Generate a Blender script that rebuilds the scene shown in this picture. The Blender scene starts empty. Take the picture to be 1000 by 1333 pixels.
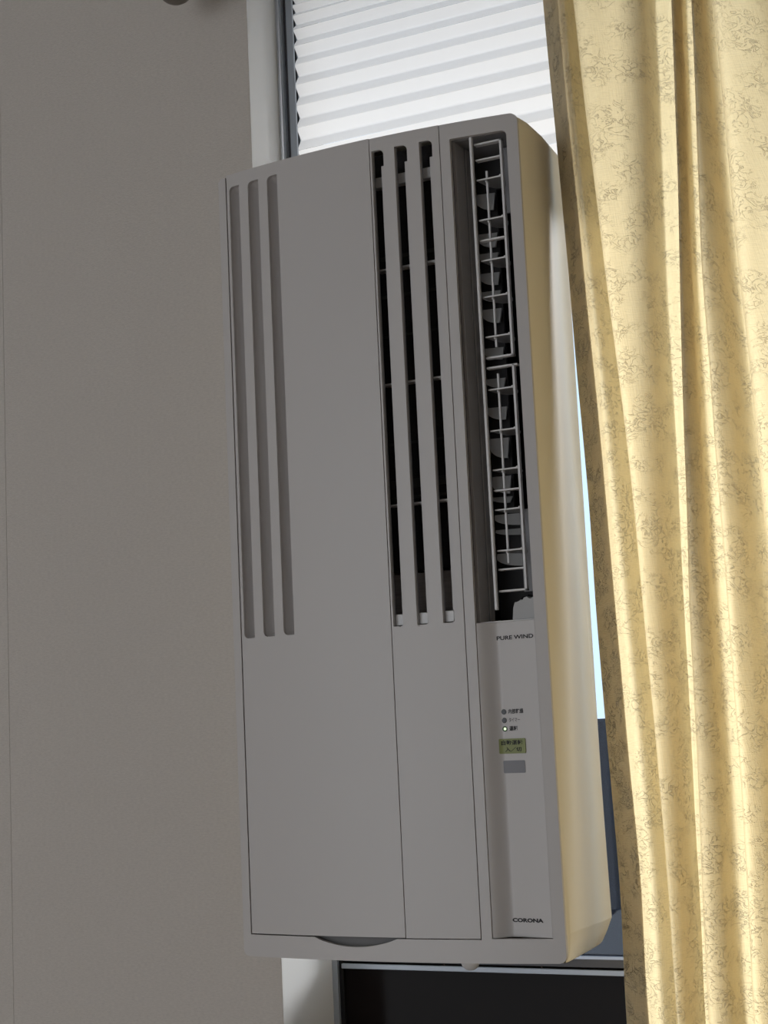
import bpy, bmesh, math, random
from mathutils import Matrix, Vector, noise
from mathutils.geometry import tessellate_polygon

random.seed(4)
S = bpy.context.scene
C = S.collection

# ------------------------------------------------------------------ camera
cam = bpy.data.cameras.new('camera')
cam.sensor_fit = 'HORIZONTAL'; cam.sensor_width = 36.0; cam.lens = 36.0 * 2.0818
cam.clip_start = 0.05
camo = bpy.data.objects.new('camera', cam); C.objects.link(camo)
RT, FW, UP = (.8939, .4459, -.0460), (-.4370, .8897, .1318), (.0997, -.0977, .9902)
camo.matrix_world = Matrix(((RT[0], UP[0], -FW[0], .8071), (RT[1], UP[1], -FW[1], -1.3053), (RT[2], UP[2], -FW[2], .2066), (0, 0, 0, 1)))
S.camera = camo

# ------------------------------------------------------------------ sky, sun, exposure
S.view_settings.view_transform = 'Standard'; S.view_settings.look = 'None'
S.view_settings.gamma = 1.0; S.view_settings.use_curve_mapping = False
S.view_settings.exposure = 0.85
w = bpy.data.worlds.new('hazy_sky'); S.world = w; w.use_nodes = True
bg = w.node_tree.nodes['Background']
bg.inputs['Color'].default_value = (.90, .945, 1.0, 1); bg.inputs['Strength'].default_value = 1.0
sun = bpy.data.lights.new('sun', 'SUN'); sun.energy = 8.2; sun.angle = math.radians(22); sun.color = (1.0, .79, .62)
suno = bpy.data.objects.new('sun', sun); C.objects.link(suno)
suno.rotation_euler = Vector((-.17, -.89, -.40)).to_track_quat('-Z', 'Y').to_euler()

# ------------------------------------------------------------------ materials
def mat(name, col, rough=.5, spec=.5, metal=0.0, bump=None, trans=None, var=None, emit=None):
    m = bpy.data.materials.new(name); m.use_nodes = True
    nt = m.node_tree; b = nt.nodes['Principled BSDF']
    b.inputs['Base Color'].default_value = (*col, 1); b.inputs['Roughness'].default_value = rough
    b.inputs['Specular IOR Level'].default_value = spec; b.inputs['Metallic'].default_value = metal
    tc = nt.nodes.new('ShaderNodeTexCoord')
    if var:      # (scale vec, amount): soft colour variation
        mp = nt.nodes.new('ShaderNodeMapping'); mp.inputs['Scale'].default_value = var[0]
        nz = nt.nodes.new('ShaderNodeTexNoise'); nz.inputs['Scale'].default_value = 1; nz.inputs['Detail'].default_value = 4
        rp = nt.nodes.new('ShaderNodeMixRGB'); a = var[1]
        rp.inputs['Color1'].default_value = (*[c * (1 - a) for c in col], 1); rp.inputs['Color2'].default_value = (*[min(1, c * (1 + a)) for c in col], 1)
        nt.links.new(tc.outputs['Object'], mp.inputs['Vector']); nt.links.new(mp.outputs['Vector'], nz.inputs['Vector'])
        nt.links.new(nz.outputs['Fac'], rp.inputs['Fac']); nt.links.new(rp.outputs['Color'], b.inputs['Base Color'])
    if bump:     # (scale vec, strength)
        mp = nt.nodes.new('ShaderNodeMapping'); mp.inputs['Scale'].default_value = bump[0]
        nz = nt.nodes.new('ShaderNodeTexNoise'); nz.inputs['Scale'].default_value = 1; nz.inputs['Detail'].default_value = 3
        bp = nt.nodes.new('ShaderNodeBump'); bp.inputs['Strength'].default_value = bump[1]; bp.inputs['Distance'].default_value = .0006
        nt.links.new(tc.outputs['Object'], mp.inputs['Vector']); nt.links.new(mp.outputs['Vector'], nz.inputs['Vector'])
        nt.links.new(nz.outputs['Fac'], bp.inputs['Height']); nt.links.new(bp.outputs['Normal'], b.inputs['Normal'])
    if trans:    # (colour, share) light passing through thin material
        tr = nt.nodes.new('ShaderNodeBsdfTranslucent'); tr.inputs['Color'].default_value = (*trans[0], 1)
        mx = nt.nodes.new('ShaderNodeMixShader'); mx.inputs['Fac'].default_value = trans[1]
        nt.links.new(b.outputs[0], mx.inputs[1]); nt.links.new(tr.outputs[0], mx.inputs[2])
        nt.links.new(mx.outputs[0], nt.nodes['Material Output'].inputs['Surface'])
    if emit:
        b.inputs['Emission Color'].default_value = (*emit[0], 1); b.inputs['Emission Strength'].default_value = emit[1]
    return m

def glass_mat(name, tint, rough=.02):
    m = bpy.data.materials.new(name); m.use_nodes = True; nt = m.node_tree
    nt.nodes.remove(nt.nodes['Principled BSDF'])
    t = nt.nodes.new('ShaderNodeBsdfTransparent'); t.inputs['Color'].default_value = (*tint, 1)
    g = nt.nodes.new('ShaderNodeBsdfGlossy'); g.inputs['Roughness'].default_value = rough
    f = nt.nodes.new('ShaderNodeFresnel'); f.inputs['IOR'].default_value = 1.45
    mx = nt.nodes.new('ShaderNodeMixShader')
    nt.links.new(f.outputs[0], mx.inputs[0]); nt.links.new(t.outputs[0], mx.inputs[1]); nt.links.new(g.outputs[0], mx.inputs[2])
    nt.links.new(mx.outputs[0], nt.nodes['Material Output'].inputs['Surface'])
    return m

def curtain_mat(name, share=.5):
    """cream jacquard: crackly raised squiggles woven in clusters, sunlight passes through"""
    m = bpy.data.materials.new(name); m.use_nodes = True; nt = m.node_tree; N = nt.nodes; L = nt.links
    b = N['Principled BSDF']; b.inputs['Roughness'].default_value = .6; b.inputs['Specular IOR Level'].default_value = .35
    b.inputs['Sheen Weight'].default_value = .15
    uv = N.new('ShaderNodeUVMap')
    def mapping(s):
        mp = N.new('ShaderNodeMapping'); mp.inputs['Scale'].default_value = s; L.new(uv.outputs[0], mp.inputs[0]); return mp
    def nz(s, det, dist=0.0):
        mp = mapping(s); t = N.new('ShaderNodeTexNoise'); t.inputs['Scale'].default_value = 1; t.inputs['Detail'].default_value = det
        t.inputs['Distortion'].default_value = dist; L.new(mp.outputs[0], t.inputs['Vector']); return t
    def math_(op, a, bb):
        q = N.new('ShaderNodeMath'); q.operation = op
        for i, v in enumerate((a, bb)):
            if isinstance(v, (int, float)): q.inputs[i].default_value = v
            else: L.new(v, q.inputs[i])
        return q.outputs[0]
    n1 = nz((95, 130, 1), 3, 1.4)
    d = math_('ABSOLUTE', math_('SUBTRACT', n1.outputs['Fac'], .5), 0)
    line = N.new('ShaderNodeMapRange'); line.inputs['From Min'].default_value = .0; line.inputs['From Max'].default_value = .035
    line.inputs['To Min'].default_value = 1; line.inputs['To Max'].default_value = 0; L.new(d, line.inputs['Value'])
    n2 = nz((34, 40, 1), 2)
    clus = N.new('ShaderNodeMapRange'); clus.inputs['From Min'].default_value = .43; clus.inputs['From Max'].default_value = .58
    L.new(n2.outputs['Fac'], clus.inputs['Value'])
    motif = math_('MULTIPLY', line.outputs[0], clus.outputs[0])
    n3 = nz((120, 900, 1), 2); n4 = nz((900, 60, 1), 2)
    weave = math_('ADD', n3.outputs['Fac'], n4.outputs['Fac'])
    c1 = N.new('ShaderNodeMixRGB'); c1.inputs['Color1'].default_value = (.87, .78, .55, 1); c1.inputs['Color2'].default_value = (.70, .62, .45, 1)
    L.new(motif, c1.inputs['Fac'])
    wv = N.new('ShaderNodeMixRGB'); wv.blend_type = 'MULTIPLY'; wv.inputs['Fac'].default_value = .35
    cr = N.new('ShaderNodeMapRange'); cr.inputs['From Min'].default_value = .7; cr.inputs['From Max'].default_value = 1.3
    cr.inputs['To Min'].default_value = .72; cr.inputs['To Max'].default_value = 1.0; L.new(weave, cr.inputs['Value'])
    L.new(c1.outputs[0], wv.inputs['Color1']); L.new(cr.outputs[0], wv.inputs['Color2'])
    L.new(wv.outputs[0], b.inputs['Base Color'])
    h = math_('ADD', math_('MULTIPLY', motif, 1.0), math_('MULTIPLY', weave, .25))
    bp = N.new('ShaderNodeBump'); bp.inputs['Strength'].default_value = .9; bp.inputs['Distance'].default_value = .0014
    L.new(h, bp.inputs['Height']); L.new(bp.outputs[0], b.inputs['Normal'])
    ct = N.new('ShaderNodeMixRGB'); ct.blend_type = 'MULTIPLY'; ct.inputs['Fac'].default_value = 1; ct.inputs['Color2'].default_value = (1.0, .93, .79, 1)
    L.new(wv.outputs[0], ct.inputs['Color1'])
    tr = N.new('ShaderNodeBsdfTranslucent'); L.new(ct.outputs[0], tr.inputs['Color']); L.new(bp.outputs[0], tr.inputs['Normal'])
    mx = N.new('ShaderNodeMixShader'); mx.inputs[0].default_value = share
    L.new(b.outputs[0], mx.inputs[1]); L.new(tr.outputs[0], mx.inputs[2]); L.new(mx.outputs[0], N['Material Output'].inputs['Surface'])
    return m

M = {}
M['wallpaper'] = mat('woven_wallpaper', (.60, .555, .51), .85, .2, bump=((450, 450, 1100), .6), var=((230, 230, 750), .14))
M['plaster'] = mat('plaster', (.70, .68, .65), .9, .2)
M['panelling'] = mat('pale_panelling', (.62, .60, .58), .6, .3, var=((3, 3, 1), .2))
M['ceiling'] = mat('ceiling_paper', (.36, .35, .33), .9, .2)
M['floor'] = mat('floor_wood', (.36, .25, .16), .5, .4, var=((2, 30, 1), .2))
M['jamb'] = mat('white_painted_jamb', (.90, .90, .90), .45, .4)
M['alu'] = mat('silver_aluminium', (.40, .44, .50), .4, .5, metal=.3)
M['alu_dark'] = mat('dark_aluminium', (.10, .10, .11), .5, .4)
M['gasket'] = mat('black_rubber', (.012, .012, .013), .7, .2)
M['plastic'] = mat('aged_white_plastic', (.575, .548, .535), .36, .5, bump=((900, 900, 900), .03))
M['plastic_shell'] = mat('curtain_lit_shell', (.84, .775, .63), .55, .3)  # yellower and lighter than the front: curtain light put into the colour
M['plastic_light'] = mat('light_plastic', (.76, .75, .75), .4, .4)
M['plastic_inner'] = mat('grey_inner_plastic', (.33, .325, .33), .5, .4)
M['shadow_grey'] = mat('shaded_recess_plastic', (.20, .195, .195), .6, .3)  # shade of the thumb recess put into a darker grey
M['plastic_dark'] = mat('charcoal_inner_plastic', (.05, .048, .05), .6, .3)
M['blade'] = mat('shaded_blade_plastic', (.30, .30, .305), .45, .4)  # shade on the blade undersides put into the colour
M['black'] = mat('black_cavity', (.006, .006, .006), .8, .1)
M['filter'] = mat('dark_filter_mesh', (.030, .028, .030), .7, .2, bump=((900, 900, 900), .5), var=((400, 400, 400), .5))
M['filter_light'] = mat('grey_filter_mesh', (.42, .40, .40), .6, .2, var=((20, 20, 420), .35))
M['fin'] = mat('grey_vane_plastic', (.64, .64, .64), .4, .4)
M['ink'] = mat('dark_grey_ink', (.018, .018, .02), .5, .3)
M['button'] = mat('olive_button', (.27, .30, .12), .45, .4)
M['ir'] = mat('smoky_receiver_window', (.27, .27, .29), .5, .3)
M['led_off'] = mat('dark_led', (.02, .02, .022), .25, .5)
M['led_ring'] = mat('green_led_ring', (.03, .07, .01), .3, .5)
M['led_on'] = mat('lit_led', (.8, .9, .7), .3, .5, emit=((.75, 1, .6), .55))
M['foam'] = mat('white_packing_foam', (.50, .50, .50), .8, .2, bump=((120, 120, 120), .4))
M['mould'] = mat('black_mould', (.02, .019, .018), .9, .1)
M['blind'] = mat('white_pleated_fabric', (.80, .79, .77), .8, .2, trans=((.80, .762, .725), .53))
M['curtain'] = curtain_mat('cream_jacquard', .55); M['hem'] = curtain_mat('interlined_hem', .12)
M['glass'] = glass_mat('window_glass', (.69, .78, .88))
M['tinted'] = mat('dark_tinted_glass', (.010, .0075, .007), .12, .06)
M['board'] = mat('dark_brown_board', (.016, .010, .008), .6, .3, var=((3, 3, 3), .3))
M['rail'] = mat('brown_curtain_rail', (.16, .14, .12), .5, .4)
M['garden'] = mat('slate_block', (.010, .014, .024), .8, .2, var=((6, 6, 6), .3))
M['sunshade'] = mat('sunshade_boards', (.45, .42, .38), .8, .2)

# ------------------------------------------------------------------ helpers
def link(name, me, m, parent=None, sharp=35):
    for p in me.polygons: p.use_smooth = True
    me.set_sharp_from_angle(angle=math.radians(sharp))
    o = bpy.data.objects.new(name, me); C.objects.link(o)
    if m: me.materials.append(M[m] if isinstance(m, str) else m)
    if parent: o.parent = parent; o.matrix_parent_inverse = parent.matrix_world.inverted()
    return o

def from_bm(name, bm, m, parent=None, sharp=35):
    bmesh.ops.recalc_face_normals(bm, faces=bm.faces)
    me = bpy.data.meshes.new(name); bm.to_mesh(me); bm.free()
    return link(name, me, m, parent, sharp)

def bevel(o, wd=.0006, seg=2, ang=40):
    b = o.modifiers.new('soft_edges', 'BEVEL'); b.width = wd; b.segments = seg; b.limit_method = 'ANGLE'; b.angle_limit = math.radians(ang)
    return o

def add_box(bm, x0, x1, y0, y1, z0, z1):
    vs = [bm.verts.new((x, y, z)) for x in (x0, x1) for y in (y0, y1) for z in (z0, z1)]
    for f in ((0, 1, 3, 2), (4, 6, 7, 5), (0, 4, 5, 1), (2, 3, 7, 6), (0, 2, 6, 4), (1, 5, 7, 3)):
        bm.faces.new([vs[i] for i in f])
    return vs

def box(name, x0, x1, y0, y1, z0, z1, m, parent=None, bev=.0004):
    bm = bmesh.new(); add_box(bm, x0, x1, y0, y1, z0, z1)
    o = from_bm(name, bm, m, parent)
    if bev: bevel(o, bev)
    return o

def empty(name, loc, label=None, cat=None, kind=None, group=None):
    o = bpy.data.objects.new(name, None); C.objects.link(o); o.location = loc; o.empty_display_size = .05
    bpy.context.view_layer.update()
    return tag(o, label, cat, kind, group)

def tag(o, label=None, cat=None, kind=None, group=None):
    for k, v in (('label', label), ('category', cat), ('kind', kind), ('group', group)):
        if v: o[k] = v
    return o

def plate(name, outline, holes, y0, y1, m, parent, surf=None, step=.008, bev=.0006, sharp=35, warp=None):
    """outline with holes in (x, z), given thickness y0..y1, bent to follow surf(x)"""
    loops = [[Vector((x, z, 0)) for x, z in outline]] + [[Vector((x, z, 0)) for x, z in h] for h in holes]
    pts = [p for l in loops for p in l]
    bm = bmesh.new(); vs = [bm.verts.new((p.x, y0, p.y)) for p in pts]
    for t in tessellate_polygon(loops):
        try: bm.faces.new([vs[i] for i in t])
        except ValueError: pass
    if surf:
        x0 = min(p.x for p in pts); x1 = max(p.x for p in pts); n = max(1, int((x1 - x0) / step))
        for k in range(1, n):
            bmesh.ops.bisect_plane(bm, geom=bm.verts[:] + bm.edges[:] + bm.faces[:], plane_co=(x0 + (x1 - x0) * k / n, 0, 0), plane_no=(1, 0, 0), dist=1e-7)
    r = bmesh.ops.extrude_face_region(bm, geom=bm.faces[:])
    for v in r['geom']:
        if isinstance(v, bmesh.types.BMVert): v.co.y = y1
    if surf:
        for v in bm.verts: v.co.y += surf(v.co.x)
    if warp:
        for v in bm.verts: warp(v)
    o = from_bm(name, bm, m, parent, sharp)
    if bev: bevel(o, bev)
    return o

def rrect(x0, x1, z0, z1, r=(0, 0, 0, 0), n=6):
    """rounded rectangle; radii for bottom-left, bottom-right, top-right, top-left"""
    out = []
    for (cx, cz, sx, sz, rr, a0) in ((x0, z0, 1, 1, r[0], 180), (x1, z0, -1, 1, r[1], 270), (x1, z1, -1, -1, r[2], 0), (x0, z1, 1, -1, r[3], 90)):
        if rr <= 0: out.append((cx, cz)); continue
        for k in range(n + 1):
            a = math.radians(a0 + 90 * k / n)
            out.append((cx + sx * rr + rr * math.cos(a), cz + sz * rr + rr * math.sin(a)))
    return out

def bar(bm, a, b, r, n=8):
    a = Vector(a); b = Vector(b); d = (b - a).normalized(); q = d.to_track_quat('Z', 'Y')
    rings = [[bm.verts.new(p + q @ Vector((r * math.cos(2 * math.pi * k / n), r * math.sin(2 * math.pi * k / n), 0))) for k in range(n)] for p in (a, b)]
    for k in range(n): bm.faces.new((rings[0][k], rings[0][(k + 1) % n], rings[1][(k + 1) % n], rings[1][k]))
    bm.faces.new(rings[0][::-1]); bm.faces.new(rings[1])

# ------------------------------------------------------------------ the room
YW = .13                                   # room face of the window wall
XR, XL, ZB, ZT = 1.25, -.037, -.62, 1.14   # window opening
FZ, CZ = -1.12, 1.36
wall = plate('wall_back', [(-2.4, FZ), (1.45, FZ), (1.45, CZ), (-2.4, CZ)], [[(XL - .008, ZB), (XR + .008, ZB), (XR + .008, ZT), (XL - .008, ZT)]], YW + .0006, .30, 'plaster', None, bev=0)
tag(wall, 'beige woven wallpaper wall around the window', kind='structure')
for (x0, x1, z0, z1) in ((-2.4, -1.285, FZ, CZ), (-1.2847, -.3792, FZ, CZ), (-.3789, XL, FZ, CZ), (XL, XR, ZT, CZ), (XL, XR, FZ, ZB), (XR, 1.45, FZ, CZ)):
    box('wallpaper_sheet', x0, x1, YW, YW + .0006, z0, z1, 'wallpaper', wall, bev=.0003)
tag(box('floor', -2.4, 1.45, -3.4, .30, FZ - .05, FZ, 'floor', bev=0), 'brown wooden floor', kind='structure')
tag(box('ceiling', -2.4, 1.45, -3.4, .30, CZ, CZ + .05, 'ceiling', bev=0), 'pale papered ceiling', kind='structure')
tag(box('wall_left', -2.45, -2.4, -3.4, .30, FZ, CZ, 'plaster', bev=0), 'plain side wall far from the window', kind='structure')
tag(box('wall_front', .1, 1.45, -3.45, -3.4, FZ, CZ, 'plaster', bev=0), 'plain wall behind the viewer', kind='structure')
tag(box('wall_right', 1.45, 1.5, -3.4, .30, FZ, CZ, 'panelling', bev=0), 'pale panelled side wall past the curtain', kind='structure')
tag(box('added_sunshade', -2.4, 2.6, .31, 2.20, 1.82, 1.88, 'sunshade', bev=0), 'added eave over the window outside', kind='structure')  # unseen slab added outside to darken the tops of blind and curtain
tag(box('wall_garden', -3.0, 3.0, 1.30, 1.42, FZ - .3, .20, 'garden', bev=.005), 'dark blue grey block wall outside the window', kind='structure')
tag(box('ground', -3.0, 3.0, .31, 1.30, FZ - .35, FZ - .30, 'garden', bev=0), 'dark ground outside', kind='structure')

# ------------------------------------------------------------------ window
win = empty('window_1', (XL, .25, ZB), 'white jambed window with silver sash bars and dark lower pane', kind='structure')
box('jamb', XL - .008, XL, YW + .0006, .30, ZB, ZT, 'jamb', win)
box('jamb', XR, XR + .008, YW - .0008, .30, ZB, ZT, 'jamb', win)
box('head', XL, XR, YW - .0008, .30, ZT - .012, ZT, 'jamb', win)
box('sill', XL, XR, YW - .012, .30, ZB, ZB + .015, 'jamb', win)
box('stile', XL, XL + .0065, .236, .275, ZB + .015, ZT - .012, 'alu', win)
box('stile', XR - .03, XR, .236, .275, ZB + .015, ZT - .012, 'alu', win)
box('stile', .322, .366, .240, .275, -.045, ZT - .012, 'alu', win)  # added out of view to keep direct sun off the side casing
box('gasket', XL + .0065, XL + .0115, .240, .275, ZB + .015, ZT - .012, 'gasket', win)
box('transom', XL + .0115, XR - .03, .240, .262, -.041, -.033, 'alu_dark', win)
box('transom_lip', XL + .0115, XR - .03, .236, .240, -.048, -.043, 'alu', win)
box('upper_pane', XL + .0115, XR - .03, .256, .259, -.033, ZT - .012, 'glass', win, bev=0)
box('lower_pane', XL + .0115, .52, .244, .247, ZB + .015, -.048, 'tinted', win, bev=0)
box('lower_pane', .545, XR - .03, .256, .259, ZB + .015, -.041, 'glass', win, bev=0)
box('stile', .52, .545, .240, .275, ZB + .015, -.048, 'alu', win)
for k in range(5):
    x0 = XL + .0115 + k * (.52 - XL - .0115) / 5
    box('backing_board', x0, x0 + (.52 - XL - .0115) / 5 - .0015, .262, .274, ZB + .015, -.040, 'board', win)
# side track of the blind, standing inside the reveal
box('blind_track', XL + .0045, XL + .0075, .193, .212, .70, ZT - .012, 'alu', win)
box('track_groove', XL + .0075, XL + .0125, .199, .212, .70, ZT - .012, 'alu_dark', win)
box('blind_track', XL + .0125, XL + .0205, .195, .1985, .70, ZT - .012, 'alu', win)
box('dark_gap_strip', XL + .0002, XL + .0022, .2125, .2358, .70, ZT - .012, 'gasket', win)  # dark gaps at the pleat ends painted as a black strip over the jamb

# ------------------------------------------------------------------ pleated blind
bl = empty('pleated_blind', (.20, .207, .72), 'white pleated fabric blind filling the window above the air conditioner', 'blind')
zs = [.735]
gap = [.0285, .028, .0275, .027, .0262, .0255, .025, .0238, .0222, .0195, .0160, .0125, .0098, .0085, .0078] + [.007] * 12
for g in gap: zs.append(zs[-1] + g)
for k in range(len(zs) - 1):
    z0, z1 = zs[k], zs[k + 1]; g = z1 - z0
    dep = .0092
    bm = bmesh.new(); prof = []
    # room-side fold at z0 and z1, street-side fold between, each crease softly rounded
    for (yy, zz) in ((0, 0), (.12, .07), (.45, .28), (.85, .48), (1, .55), (.88, .62), (.45, .80), (.12, .95), (0, 1)):
        prof.append((.2015 + dep * yy, z0 + g * zz))
    nx = 12; xa, xb = -.0195, .392
    rows = []
    for i in range(nx + 1):
        x = xa + (xb - xa) * i / nx
        rows.append([bm.verts.new((x, y + .0006 * math.sin(x * 9 + k), z)) for y, z in prof])
    for i in range(nx):
        for j in range(len(prof) - 1): bm.faces.new((rows[i][j], rows[i + 1][j], rows[i + 1][j + 1], rows[i][j + 1]))
    from_bm('pleat', bm, 'blind', bl, 80)
box('bottom_rail', -.0185, .391, .200, .216, .722, .735, 'plastic_light', bl)
box('head_rail', -.0185, .391, .198, .220, zs[-1], ZT - .012, 'plastic_light', bl)

# ------------------------------------------------------------------ air conditioner
W, H = .318, .750
def fy(x):                                  # the front bows gently out into the room
    t = (x - W / 2) / (W / 2); return -.0137 * (1 - t * t)
ac = empty('air_conditioner', (W / 2, .07, 0), 'tall off-white window air conditioner with vertical slots beside a cream curtain', 'air conditioner')

# outer shell: side walls with curtain light in their colour and a slanting crease, top and bottom
YA = ((0, .090), (.027, .0885), (.119, .071), (.351, .042), (.46, .031), (.566, .026), (.75, .024))
YB = ((0, .118), (.119, .112), (.351, .095), (.46, .082), (.566, .072), (.75, .063))
def interp(t, z):
    for (a, va), (b, vb) in zip(t, t[1:]):
        if z <= b: return va + (vb - va) * (z - a) / (b - a)
    return t[-1][1]
bm = bmesh.new(); rings = []
levels = ((0, 1.0, 0), (.003, .80, 0), (.012, .42, 0), (.024, 0, 0), (.08, 0, 0), (.15, 0, 0), (.25, 0, 0), (.351, 0, 0), (.46, 0, 0), (.566, 0, 0), (.66, 0, 0), (.742, 0, 0), (.7475, 0, .0022), (.75, 0, .006))
for z, t, ins in levels:
    ya, yb = interp(YA, z), interp(YB, z)
    side = [(0, .0035), (.0012, .010), (.0030, ya), (.0022, yb), (-.0035, .128), (-.0115, .140)]
    pr = []
    for dx, y in side:
        i = ins + t * (.002 + .013 * y / .14)
        pr.append((W + dx - i, y))
    ring = [bm.verts.new((x, y, z)) for x, y in pr] + [bm.verts.new((W - x, y, z)) for x, y in reversed(pr)]
    rings.append(ring)
n = len(rings[0])
for a, b in zip(rings, rings[1:]):
    for k in range(n - 1): bm.faces.new((a[k], a[k + 1], b[k + 1], b[k]))
bm.faces.new(rings[0][::-1]); bm.faces.new(rings[-1])
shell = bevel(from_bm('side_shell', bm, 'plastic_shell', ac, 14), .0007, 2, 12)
shell['label'] = 'off-white side casing, yellow curtain light in its colour, with a slanting crease'
box('mounting_frame', .045, W - .060, .140, .196, .006, .744, 'plastic_inner', ac)

# front frame: left edge strip, bottom strip with thumb recess, wide right border
PX0, PX1, PZ0 = .0090, .2452, .0198
OX0, OX1, OZ0, OZ1 = .2545, .3075, .0205, .7350
ol = [(0, .006)] + [(.006 - .006 * math.cos(math.radians(a)), .006 - .006 * math.sin(math.radians(a))) for a in (30, 60)] + [(.006, 0)]
ol += [(W - .006, 0)] + [(W - .006 + .006 * math.sin(math.radians(a)), .006 - .006 * math.cos(math.radians(a))) for a in (30, 60)] + [(W, .006)]
ol += [(W, H - .007)] + [(W - .007 + .007 * math.cos(math.radians(a)), H - .007 + .007 * math.sin(math.radians(a))) for a in (22, 45, 68)] + [(W - .007, H)]
ol += [(PX1, H), (PX1, PZ0)]
for k in range(0, 17):
    s = k / 16; x = .1660 + (.0815 - .1660) * s
    ol.append((x, PZ0 - .0078 * math.sin(math.pi * s) ** .8 if 0 < k < 16 else PZ0))
ol += [(PX0, PZ0), (PX0, H - .001), (.003, H - .001), (0, H - .004)]
fr = plate('front_frame', ol, [rrect(OX0, OX1, OZ0, OZ1, (0, 0, .005, .001))], 0, .0045, 'plastic', ac, fy, bev=.0012)
hr = plate('handle_recess', [(.078, .0085), (.170, .0085), (.170, .0240), (.078, .0240)], [], .0085, .0100, 'shadow_grey', ac, fy, bev=0)  # darker than the frame to paint in the recess shade

# left front panel with three blind scooped grooves
SZ0, SZ1 = .2935, .7378
LS = [(.0138, .0263), (.0370, .0500), (.0604, .0725)]
RS = [(.1768, .1888), (.2000, .2126), (.2248, .2374)]
hl = [rrect(a, b, SZ0, SZ1, (.005, .0006, .0006, .005)) for a, b in LS]
plate('front_panel', [(PX0 + .0017, PZ0 + .0012), (.1744, PZ0 + .0012), (.1744, H + .0006), (PX0 + .0017, H + .0006)], hl, -.0004, .0035, 'plastic', ac, fy)
for a, b in LS:
    bm = bmesh.new()
    # scoop: shallow at its left edge, deep under its right edge, rounded floor
    sec = []
    for k in range(9):
        s = k / 8; sec.append((a - .0002 + (b - a + .0004) * s, .0030 + .0100 * min(1, (s / .45)) ** .8))
    sec.append((b + .0002, .0030))
    rows = []
    for z in (SZ0 - .001, SZ0 + .004, SZ1 - .004, SZ1 + .001):
        e = 1 if SZ0 < z < SZ1 else 0
        rows.append([bm.verts.new((x, fy(x) + (y if e else .0030), z)) for x, y in sec])
    for r0, r1 in zip(rows, rows[1:]):
        for k in range(len(sec) - 1): bm.faces.new((r0[k], r0[k + 1], r1[k + 1], r1[k]))
    from_bm('groove', bm, 'plastic', ac, 50)

# right front panel: three open slots in front of the dust filter
hl = [rrect(a, b, SZ0, SZ1, (.0006, .005, .005, .0006)) for a, b in RS]
plate('grille_panel', [(.1750, PZ0 + .0008), (PX1 - .0008, PZ0 + .0008), (PX1 - .0008, H + .0003), (.1750, H + .0003)], hl, 0, .0035, 'plastic', ac, fy)
for a, b in RS:           # inner lip on the right of each slot
    box('slot_lip', b - .0052, b + .004, fy(b) + .0050, fy(b) + .0080, SZ0 - .003, SZ1 - .014, 'plastic', ac)
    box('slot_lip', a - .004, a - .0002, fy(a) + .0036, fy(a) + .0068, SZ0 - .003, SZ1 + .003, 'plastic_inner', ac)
box('air_filter', .160, .2500, .0105, .0125, .344, .742, 'filter', ac)
box('filter_edge', .160, .2500, .0095, .0125, .290, .342, 'filter_light', ac)
box('filter_header', .170, .2430, .0015, .0095, .707, .717, 'plastic_light', ac)
for z in (.627, .518, .405):
    bm = bmesh.new(); add_box(bm, .170, .2430, .0005, .010, z - .0008, z + .0008)
    for q in range(3):                      # little braces under each rib
        x = RS[q][0] + .001
        vs = [bm.verts.new(p) for p in ((x, .001, z - .0008), (x + .011, .009, z - .0008), (x + .011, .009, z - .006), (x + .0125, .009, z - .0008), (x + .0125, .009, z - .006), (x + .0015, .001, z - .0008))]
        bm.faces.new((vs[0], vs[1], vs[2])); bm.faces.new((vs[5], vs[4], vs[3])); bm.faces.new((vs[0], vs[2], vs[4], vs[5]))
    from_bm('filter_rib', bm, 'plastic_light', ac)
for z, h in ((.640, .004), (.603, .003), (.565, .002), (.463, .002), (.425, .008), (.412, .003)):
    box('filter_bar', .170, .2430, .0088, .0105, z - h / 2, z + h / 2, 'plastic_dark', ac)
for a, b in RS: bevel(box('filter_tab', a - .0005, b - .0042, fy(a) + .0055, .0094, .2945, .3045, 'plastic_light', ac), .001)
box('chassis', .006, .160, .016, .022, .004, .744, 'plastic_dark', ac, bev=0)

# ---- outlet
for nm, x0, x1, y0, y1, z0, z1, m in (
        ('outlet_wall', OX0 - .003, OX0, .0035, .024, .290, OZ1 + .002, 'plastic'),
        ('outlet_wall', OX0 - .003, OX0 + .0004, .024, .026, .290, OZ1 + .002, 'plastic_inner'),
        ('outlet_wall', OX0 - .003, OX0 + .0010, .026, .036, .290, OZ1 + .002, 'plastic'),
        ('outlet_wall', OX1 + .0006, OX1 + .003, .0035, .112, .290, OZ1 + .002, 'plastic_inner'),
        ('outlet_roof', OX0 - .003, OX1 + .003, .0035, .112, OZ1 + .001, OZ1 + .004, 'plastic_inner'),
        ('outlet_floor', OX0 - .003, OX1 + .003, .0035, .112, .290, .2925, 'plastic'),
        ('outlet_back', OX0 - .020, OX1 + .003, .110, .112, .290, OZ1 + .002, 'black'),
        ('outlet_back', OX0 - .003, OX1, .058, .062, .703, OZ1 + .001, 'plastic_dark'),
        ('outlet_back', OX0 - .003, OX1, .058, .062, .2925, .3945, 'plastic_dark'),
        ('outlet_back', OX0 - .0030, .2715, .058, .062, .3945, .703, 'plastic_dark')):
    box(nm, x0, x1, y0, y1, z0, z1, m, ac, bev=.0003)
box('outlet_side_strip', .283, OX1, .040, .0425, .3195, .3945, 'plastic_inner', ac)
box('outlet_side_strip', .2875, OX1, .040, .0425, .672, .735, 'plastic_inner', ac)
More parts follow.
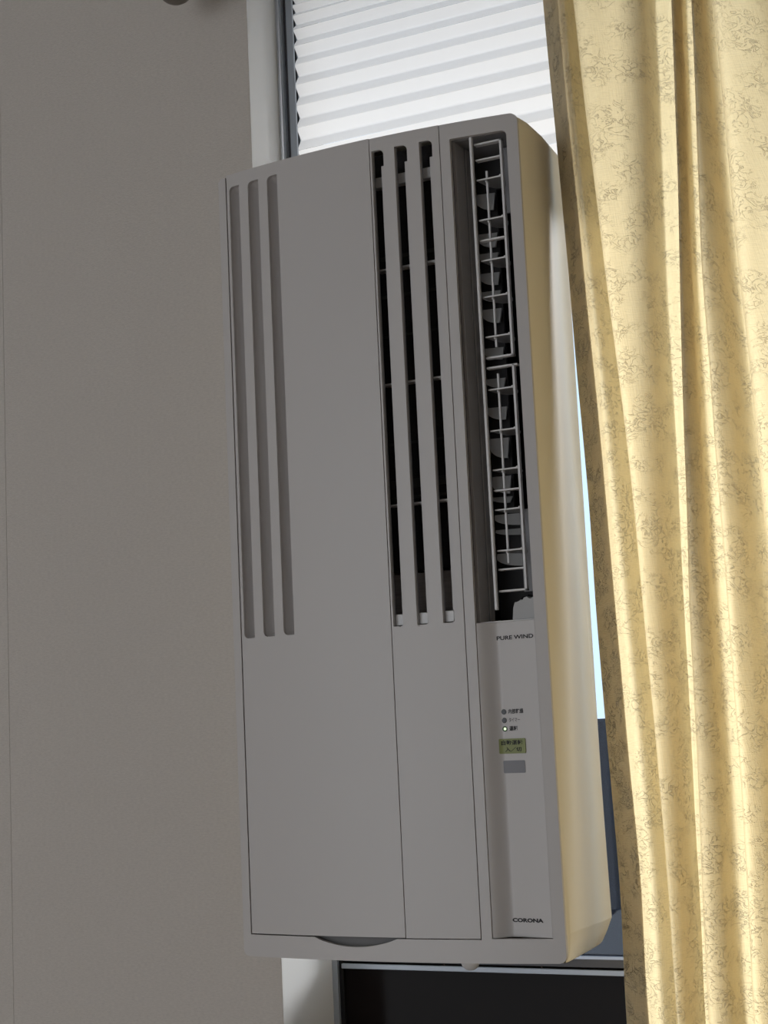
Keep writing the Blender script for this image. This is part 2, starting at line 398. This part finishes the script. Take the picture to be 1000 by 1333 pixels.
# curved vanes seen between the louver blades
def vane(x0, x1, z0, z1, y, m='fin'):
    pts = [(x0, z1), (x1, z1), (x1, z0)]
    for k in range(1, 8):
        a = math.pi / 2 * k / 8
        pts.append((x1 - (x1 - x0) * math.sin(a), z0 + (z1 - z0) * .72 * (1 - math.cos(a))))
    pts.append((x0, z0 + (z1 - z0) * .72))
    def wv(v): v.co.y += .006 * ((v.co.z - z0) / (z1 - z0)) + .004 * ((v.co.x - x0) / (x1 - x0))
    return plate('air_vane', pts, [], y, y + .002, m, ac, bev=0, warp=wv)
for z0, z1 in ((.676, .694), (.640, .6555), (.626, .6365), (.604, .6175), (.588, .600), (.568, .583), (.5335, .546), (.507, .517), (.477, .490), (.441, .461), (.4085, .4255), (.4, .4065)):
    vane(.2530, .2706, z0 * 1.008, z1 * 1.008, .046)
for z0, z1 in ((.3795, .391), (.3705, .377), (.342, .355)): vane(.2550, .2830, z0 + .002, z1 + .002, .044)

# swing louver cage with blades, link rods and pivots as its pieces
cx0, cx1, cy = .2738, .3000, .004
bm = bmesh.new(); t = .0009
for (z0, z1) in ((.5285, .7305), (.3178, .5210)):
    add_box(bm, cx1 - .0022, cx1, cy, cy + .005, z0, z1)
    for z in (z0 + t, z1 - t): add_box(bm, cx0 - .0006, cx1 + (.003 if z > .52 and z < .522 else 0), cy, cy + .006, z - t, z + t)
for z in (.7145, .6385, .4085, .3378): add_box(bm, cx0, cx1 - .001, cy, cy + .006, z - .0008, z + .0008)
for z in (.6955, .6575, .6195, .5855, .5485, .5000, .4625, .4270, .3910, .3545): add_box(bm, cx0, cx1 - .0024, cy - .0002, cy + .0009, z - .0007, z + .0007)  # light bars paint the lit front edges of the blades
cage = bevel(from_bm('louver_cage', bm, 'plastic_light', ac), .0003)
db = box('deflector_blade', .2712, .2738, -.0030, .0010, .3020, .7352, 'plastic_light', cage, bev=.0006)
bz = (.6955, .6575, .6195, .5855, .5485, .5000, .4625, .4270, .3910, .3545)
arc = [(cx0 + .0004, .0)] + [(cx0 + .0004 + (cx1 - .0026 - cx0 - .0004) * k / 12, .030 * math.sin(math.pi * k / 12) ** .38 if 0 < k < 12 else .004) for k in range(0, 13)] + [(cx1 - .0026, .0)]
bme = None
for i, z in enumerate(bz):
    if bme is None:
        bm = bmesh.new()
        lo = [bm.verts.new((x, y, -.0005)) for x, y in arc]; hi = [bm.verts.new((x, y, .0005)) for x, y in arc]
        bm.faces.new(lo[::-1]); bm.faces.new(hi)
        for k in range(len(arc)): bm.faces.new((lo[k], lo[(k + 1) % len(arc)], hi[(k + 1) % len(arc)], hi[k]))
        o = from_bm('louver_blade', bm, 'blade', cage); bme = o.data
    else:
        o = bpy.data.objects.new('louver_blade', bme); C.objects.link(o); o.parent = cage
    o.location = (0, cy + .0008, z)
    o.parent = cage; o.matrix_parent_inverse = cage.matrix_world.inverted() @ Matrix.Identity(4)
bpy.context.view_layer.update()
for o in cage.children:
    if o.name.startswith('louver_blade'):
        o.matrix_parent_inverse = (ac.matrix_world @ cage.matrix_parent_inverse @ cage.matrix_basis).inverted()
for z0, z1 in ((.5395, .7045), (.3435, .5150)):
    bm = bmesh.new(); add_box(bm, .2812, .2829, cy + .0045, cy + .0065, z0, z1); from_bm('link_rod', bm, 'plastic_light', cage)
for z in bz:
    bm = bmesh.new(); bmesh.ops.create_icosphere(bm, subdivisions=2, radius=.0013, matrix=Matrix.Translation((.2820, cy + .0035, z - .0012))); from_bm('pivot', bm, 'plastic_light', cage)
    bm = bmesh.new(); bmesh.ops.create_icosphere(bm, subdivisions=2, radius=.0014, matrix=Matrix.Translation((cx1 - .0028, cy + .0006, z + .0004))); from_bm('pivot', bm, 'plastic_light', cage)

# torn white foam block at the foot of the outlet, mould along its top
jag = [(.2840, .2927), (.3072, .2927)]
for k in range(15):
    s = k / 14; jag.append((.3072 - (.3072 - .2868) * s, .3128 + .0016 * random.uniform(-1, 1) - .0035 * s))
jag.append((.2850, .3030))
plate('foam_block', jag, [], .006, .022, 'foam', ac, bev=.0005)
jag = [(.2770, .2928), (.3065, .2928)]
for k in range(15):
    s = k / 14; jag.append((.3065 - (.3065 - .2860) * s, .3150 + .0022 * random.uniform(-1, 1) - .002 * s))
jag += [(.2835, .3040), (.2815, .2985)]
plate('mould_patch', jag, [], .0225, .026, 'mould', ac, bev=0)

# ---- control panel, set back on its left and flush on its right
CX0, CX1, CZ0, CZ1 = OX0 + .0003, OX1 - .0002, OZ0 + .0004, .2915
def cs(x):
    s = (x - CX0) / (CX1 - CX0)
    if s < .30:
        u = s / .30; return fy(x) + .0008 + .0095 * (3 * u * u - 2 * u ** 3)
    return fy(x) + .0008 + .0095 * (1 - (s - .30) / .70)
bm = bmesh.new(); rows = []
for k in range(33):
    x = CX0 + (CX1 - CX0) * k / 32; rows.append([bm.verts.new((x, cs(x), z)) for z in (CZ0, CZ1)] + [bm.verts.new((x, .0300, CZ1)), bm.verts.new((x, .0300, CZ0))])
for a, b in zip(rows, rows[1:]):
    for k in range(4): bm.faces.new((a[k], b[k], b[(k + 1) % 4], a[(k + 1) % 4]))
bm.faces.new(rows[0]); bm.faces.new(rows[-1][::-1])
cp = bevel(from_bm('control_panel', bm, 'plastic', ac), .0005)
box('panel_lip', OX0 + .0004, OX1 - .0004, .0022, .008, .2916, .2926, 'plastic_light', ac, bev=.0002)

def on_panel(name, outline, m, parent, out, th=.0006, bev=.0002):
    return plate(name, outline, [], -out, th, m, parent, cs, step=.002, bev=bev)
def text(name, body, x0, x1, z0, z1, m, parent, out=.0002, weight=0.0):
    cu = bpy.data.curves.new(name, 'FONT'); cu.body = body; cu.size = 1; cu.offset = weight; cu.resolution_u = 3
    to = bpy.data.objects.new(name, cu); C.objects.link(to)
    me0 = to.evaluated_get(bpy.context.evaluated_depsgraph_get()).to_mesh()
    co = [v.co.copy() for v in me0.vertices]; fs = [tuple(p.vertices) for p in me0.polygons]
    C.objects.unlink(to); bpy.data.objects.remove(to)
    ax, bx = min(c.x for c in co), max(c.x for c in co); ay, by = min(c.y for c in co), max(c.y for c in co)
    vs = []
    for c in co:
        x = x0 + (x1 - x0) * (c.x - ax) / (bx - ax); vs.append((x, cs(x) - out, z0 + (z1 - z0) * (c.y - ay) / (by - ay)))
    me = bpy.data.meshes.new(name); me.from_pydata(vs, [], fs); me.update()
    return link(name, me, m, parent)
text('lettering', 'PURE WIND', .2692, .3052, .2756, .2792, 'ink', cp, weight=.025)
text('lettering', 'CORONA', .2695, .2992, .0335, .0370, 'ink', cp, weight=.05)
for z, m, t_, xe in ((.2130, 'led_off', '内部乾燥', .2914), (.2056, 'led_off', 'タイマー', .2875), (.1982, 'led_ring', '運転', .2850)):
    ci = [(.2722 + .0024 * math.cos(2 * math.pi * k / 20), z + .0024 * math.sin(2 * math.pi * k / 20)) for k in range(20)]
    led = on_panel('indicator_lamp', ci, m, cp, .0005)
    if m == 'led_ring':
        ci = [(.2726 + .0012 * math.cos(2 * math.pi * k / 16), z + .0012 * math.sin(2 * math.pi * k / 16)) for k in range(16)]
        on_panel('lit_centre', ci, 'led_on', cp, .0008, bev=0)
    h = .0019 if 'タ' in t_ else .0022
    text('lettering', t_, .2767, xe, z + .0002 - h, z + .0002 + h, 'ink', cp, weight=.02 if h > .002 else .0)
on_panel('power_button', rrect(.2668, .2918, .1768, .1897, (.001,) * 4), 'button', cp, .0010, bev=.0004)
text('lettering', '自動運転', .2686, .2894, .1841, .1884, 'ink', cp, .0012, .02)
text('lettering', '入／切', .2718, .2880, .1784, .1824, 'ink', cp, .0012, .02)
on_panel('receiver_window', rrect(.2692, .2902, .1600, .1708, (.001,) * 4), 'ir', cp, .0004)

# printed rating label on the side near the back: rows of dark print on a strip
def lean(o, t_):      # lay a flat strip on the turned-in rear edge of the side
    for v in o.data.vertices: v.co.x = W - .0035 - (v.co.y - .128) * .667 + (t_ if v.co.x > 0 else -.0015)
    return o
rl = lean(box('rating_label', -1, 1, .1288, .1392, .030, .198, 'plastic_shell', ac, bev=0), .0002)
z = .034
while z < .194:
    hh = random.choice((.0014, .0022, .0034, .006)); ya_ = .1290 + random.uniform(0, .0035); yb_ = .1390 - random.uniform(0, .003)
    lean(box('print_row', -1, 1, ya_, yb_, z, z + hh, 'ink', rl, bev=0), .0005); z += hh + random.choice((.0009, .0014, .003))
# drain cap under the body
bm = bmesh.new(); bmesh.ops.create_uvsphere(bm, u_segments=24, v_segments=12, radius=.0088)
for v in bm.verts: v.co = Vector((v.co.x + .2025, v.co.y * .8 + .060, v.co.z * .95 - .0092))
from_bm('drain_cap', bm, 'plastic_light', ac, 60)
box('base_tray', .070, W - .018, .012, .135, -.0022, .0005, 'plastic_light', ac, bev=.0008)

# ------------------------------------------------------------------ curtain rail and curtain
rail = empty('curtain_rail', (.55, .075, 1.02), 'brown curtain rail over the window with rounded end cap', 'curtain rail')
zr = 1.000
box('rail_bar', -.085, 1.35, .064, .088, zr + .002, zr + .018, 'rail', rail, bev=.002)
bm = bmesh.new(); bmesh.ops.create_uvsphere(bm, u_segments=24, v_segments=14, radius=1.0)
for v in bm.verts: v.co = Vector((v.co.x * .020 - .092, v.co.y * .017 + .076, v.co.z * .017 + zr + .004))
from_bm('end_cap', bm, 'rail', rail, 60)
for x in (-.02, .62, 1.28): box('bracket', x - .008, x + .008, .076, YW, zr + .006, zr + .030, 'rail', rail, bev=.002)

ZK = (-.05, .05, .15, .30, .45, .60, .75, .87)
CURT = [
 (0.078,(0.3408,0.3425,0.3399,0.3368,0.3342,0.3311,0.3266,0.3225)),
 (0.066,(0.3545,0.3563,0.3534,0.3496,0.3460,0.3420,0.3369,0.3327)),
 (0.052,(0.3687,0.3706,0.3674,0.3634,0.3598,0.3549,0.3496,0.3459)),
 (0.045,(0.3838,0.3858,0.3823,0.3771,0.3715,0.3648,0.3588,0.3549)),
 (0.060,(0.3892,0.3906,0.3881,0.3845,0.3798,0.3713,0.3631,0.3574)),
 (0.042,(0.3967,0.3982,0.3957,0.3921,0.3874,0.3789,0.3703,0.3648)),
 (0.043,(0.4018,0.4046,0.4034,0.4022,0.4005,0.3957,0.3951,0.3952)),
 (0.055,(0.4048,0.4084,0.4090,0.4096,0.4106,0.4136,0.4204,0.4248)),
 (0.083,(0.4082,0.4119,0.4125,0.4151,0.4183,0.4200,0.4249,0.4285)),
 (0.086,(0.4093,0.4124,0.4144,0.4181,0.4222,0.4259,0.4313,0.4350)),
 (0.072,(0.4146,0.4177,0.4201,0.4241,0.4290,0.4358,0.4425,0.4466)),
 (0.036,(0.4261,0.4291,0.4315,0.4358,0.4412,0.4480,0.4548,0.4581)),
 (0.045,(0.4431,0.4437,0.4470,0.4496,0.4510,0.4534,0.4595,0.4627)),
 (0.073,(0.4441,0.4448,0.4462,0.4470,0.4476,0.4502,0.4561,0.4598)),
 (0.082,(0.4477,0.4510,0.4512,0.4514,0.4517,0.4523,0.4575,0.4611)),
 (0.066,(0.4544,0.4578,0.4588,0.4586,0.4577,0.4578,0.4632,0.4665)),
 (0.036,(0.4640,0.4673,0.4684,0.4682,0.4673,0.4675,0.4732,0.4760)),
 (0.046,(0.4774,0.4808,0.4824,0.4812,0.4791,0.4804,0.4804,0.4804)),
 (0.075,(0.4877,0.4913,0.4931,0.4921,0.4885,0.4842,0.4816,0.4804)),
 (0.070,(0.4926,0.4963,0.4981,0.4971,0.4936,0.4894,0.4865,0.4850)),
 (0.042,(0.5015,0.5051,0.5069,0.5060,0.5024,0.4983,0.4950,0.4936)),
]
for i in (4, 10, 15, 19):      # cloth tucks in behind the next crest
    CURT[i] = (CURT[i][0] + .010, tuple(x + .0035 for x in CURT[i][1]))
for k in range(11):      # the rest of the curtain carries on to the right in the same folds
    for dx, y in ((.022, .043), (.050, .058), (.058, .083), (.066, .078), (.072, .040)):
        CURT.append((y, tuple(x + k * .074 + dx for x in CURT[20][1])))
def cx(col, z):
    xs = col[1]
    if z <= ZK[0]: return xs[0] + (z - ZK[0]) * -.02
    if z >= ZK[-1]: return xs[-1] + (z - ZK[-1]) * max(-.04, min(.04, (xs[-1] - xs[-2]) / .12))
    for i in range(7):
        if z <= ZK[i + 1]:
            t_ = (z - ZK[i]) / (ZK[i + 1] - ZK[i])
            return xs[i] + (xs[i + 1] - xs[i]) * t_
def catmull(P, sub):
    out = []
    for i in range(len(P) - 1):
        p0, p1, p2, p3 = P[max(i - 1, 0)], P[i], P[i + 1], P[min(i + 2, len(P) - 1)]
        for k in range(sub):
            t_ = k / sub
            out.append(.5 * ((2 * p1) + (p2 - p0) * t_ + (2 * p0 - 5 * p1 + 4 * p2 - p3) * t_ * t_ + (3 * p1 - p0 - 3 * p2 + p3) * t_ ** 3))
    out.append(P[-1]); return out
zrow = [FZ + .04 + (zr - .002 - FZ - .04) * k / 88 for k in range(89)]
grid = []
for z in zrow:
    xs = [.25 * cx(c, z - .03) + .5 * cx(c, z) + .25 * cx(c, z + .03) for c in CURT]
    am = 1.05 + .45 * max(0, min(1, (z + .05) / .9))          # folds are deeper near the rail
    P = [Vector((x - .28 * (c[0] - .06) * (am - 1), .06 + (c[0] - .06) * am)) for x, c in zip(xs, CURT)]
    row = catmull(P, 7)
    grid.append([Vector((p.x + .0009 * noise.noise(Vector((p.x * 30, p.y * 30, z * 9))), p.y + .0022 * noise.noise(Vector((p.x * 45 + 7, p.y * 20, z * 5))), z)) for p in row])
def sheet(name, cols, off, m, parent=None):
    vs = []; us = []
    for row in grid:
        arcl = 0
        for j in cols:
            if j > cols[0]: arcl += (row[j] - row[j - 1]).length
            vs.append((row[j].x + off[0], row[j].y + off[1], row[j].z)); us.append((arcl, row[j].z))
    nc = len(cols); fs = []
    for i in range(len(grid) - 1):
        for j in range(nc - 1): fs.append((i * nc + j, i * nc + j + 1, (i + 1) * nc + j + 1, (i + 1) * nc + j))
    me = bpy.data.meshes.new(name); me.from_pydata(vs, [], fs)
    ul = me.uv_layers.new(name='UVMap')
    for lp_ in me.loops: ul.data[lp_.index].uv = us[lp_.vertex_index]
    me.update()
    return link(name, me, m, parent, 120)
cur = tag(sheet('curtain', list(range(len(grid[0]))), (0, 0), 'curtain'), 'cream gold jacquard curtain hanging in folds beside the air conditioner', 'curtain')
hem = sheet('side_hem', list(range(0, 15)), (.0006, .0014), 'hem', cur)
sd = hem.modifiers.new('turned_cloth', 'SOLIDIFY'); sd.thickness = .0012; sd.offset = 0
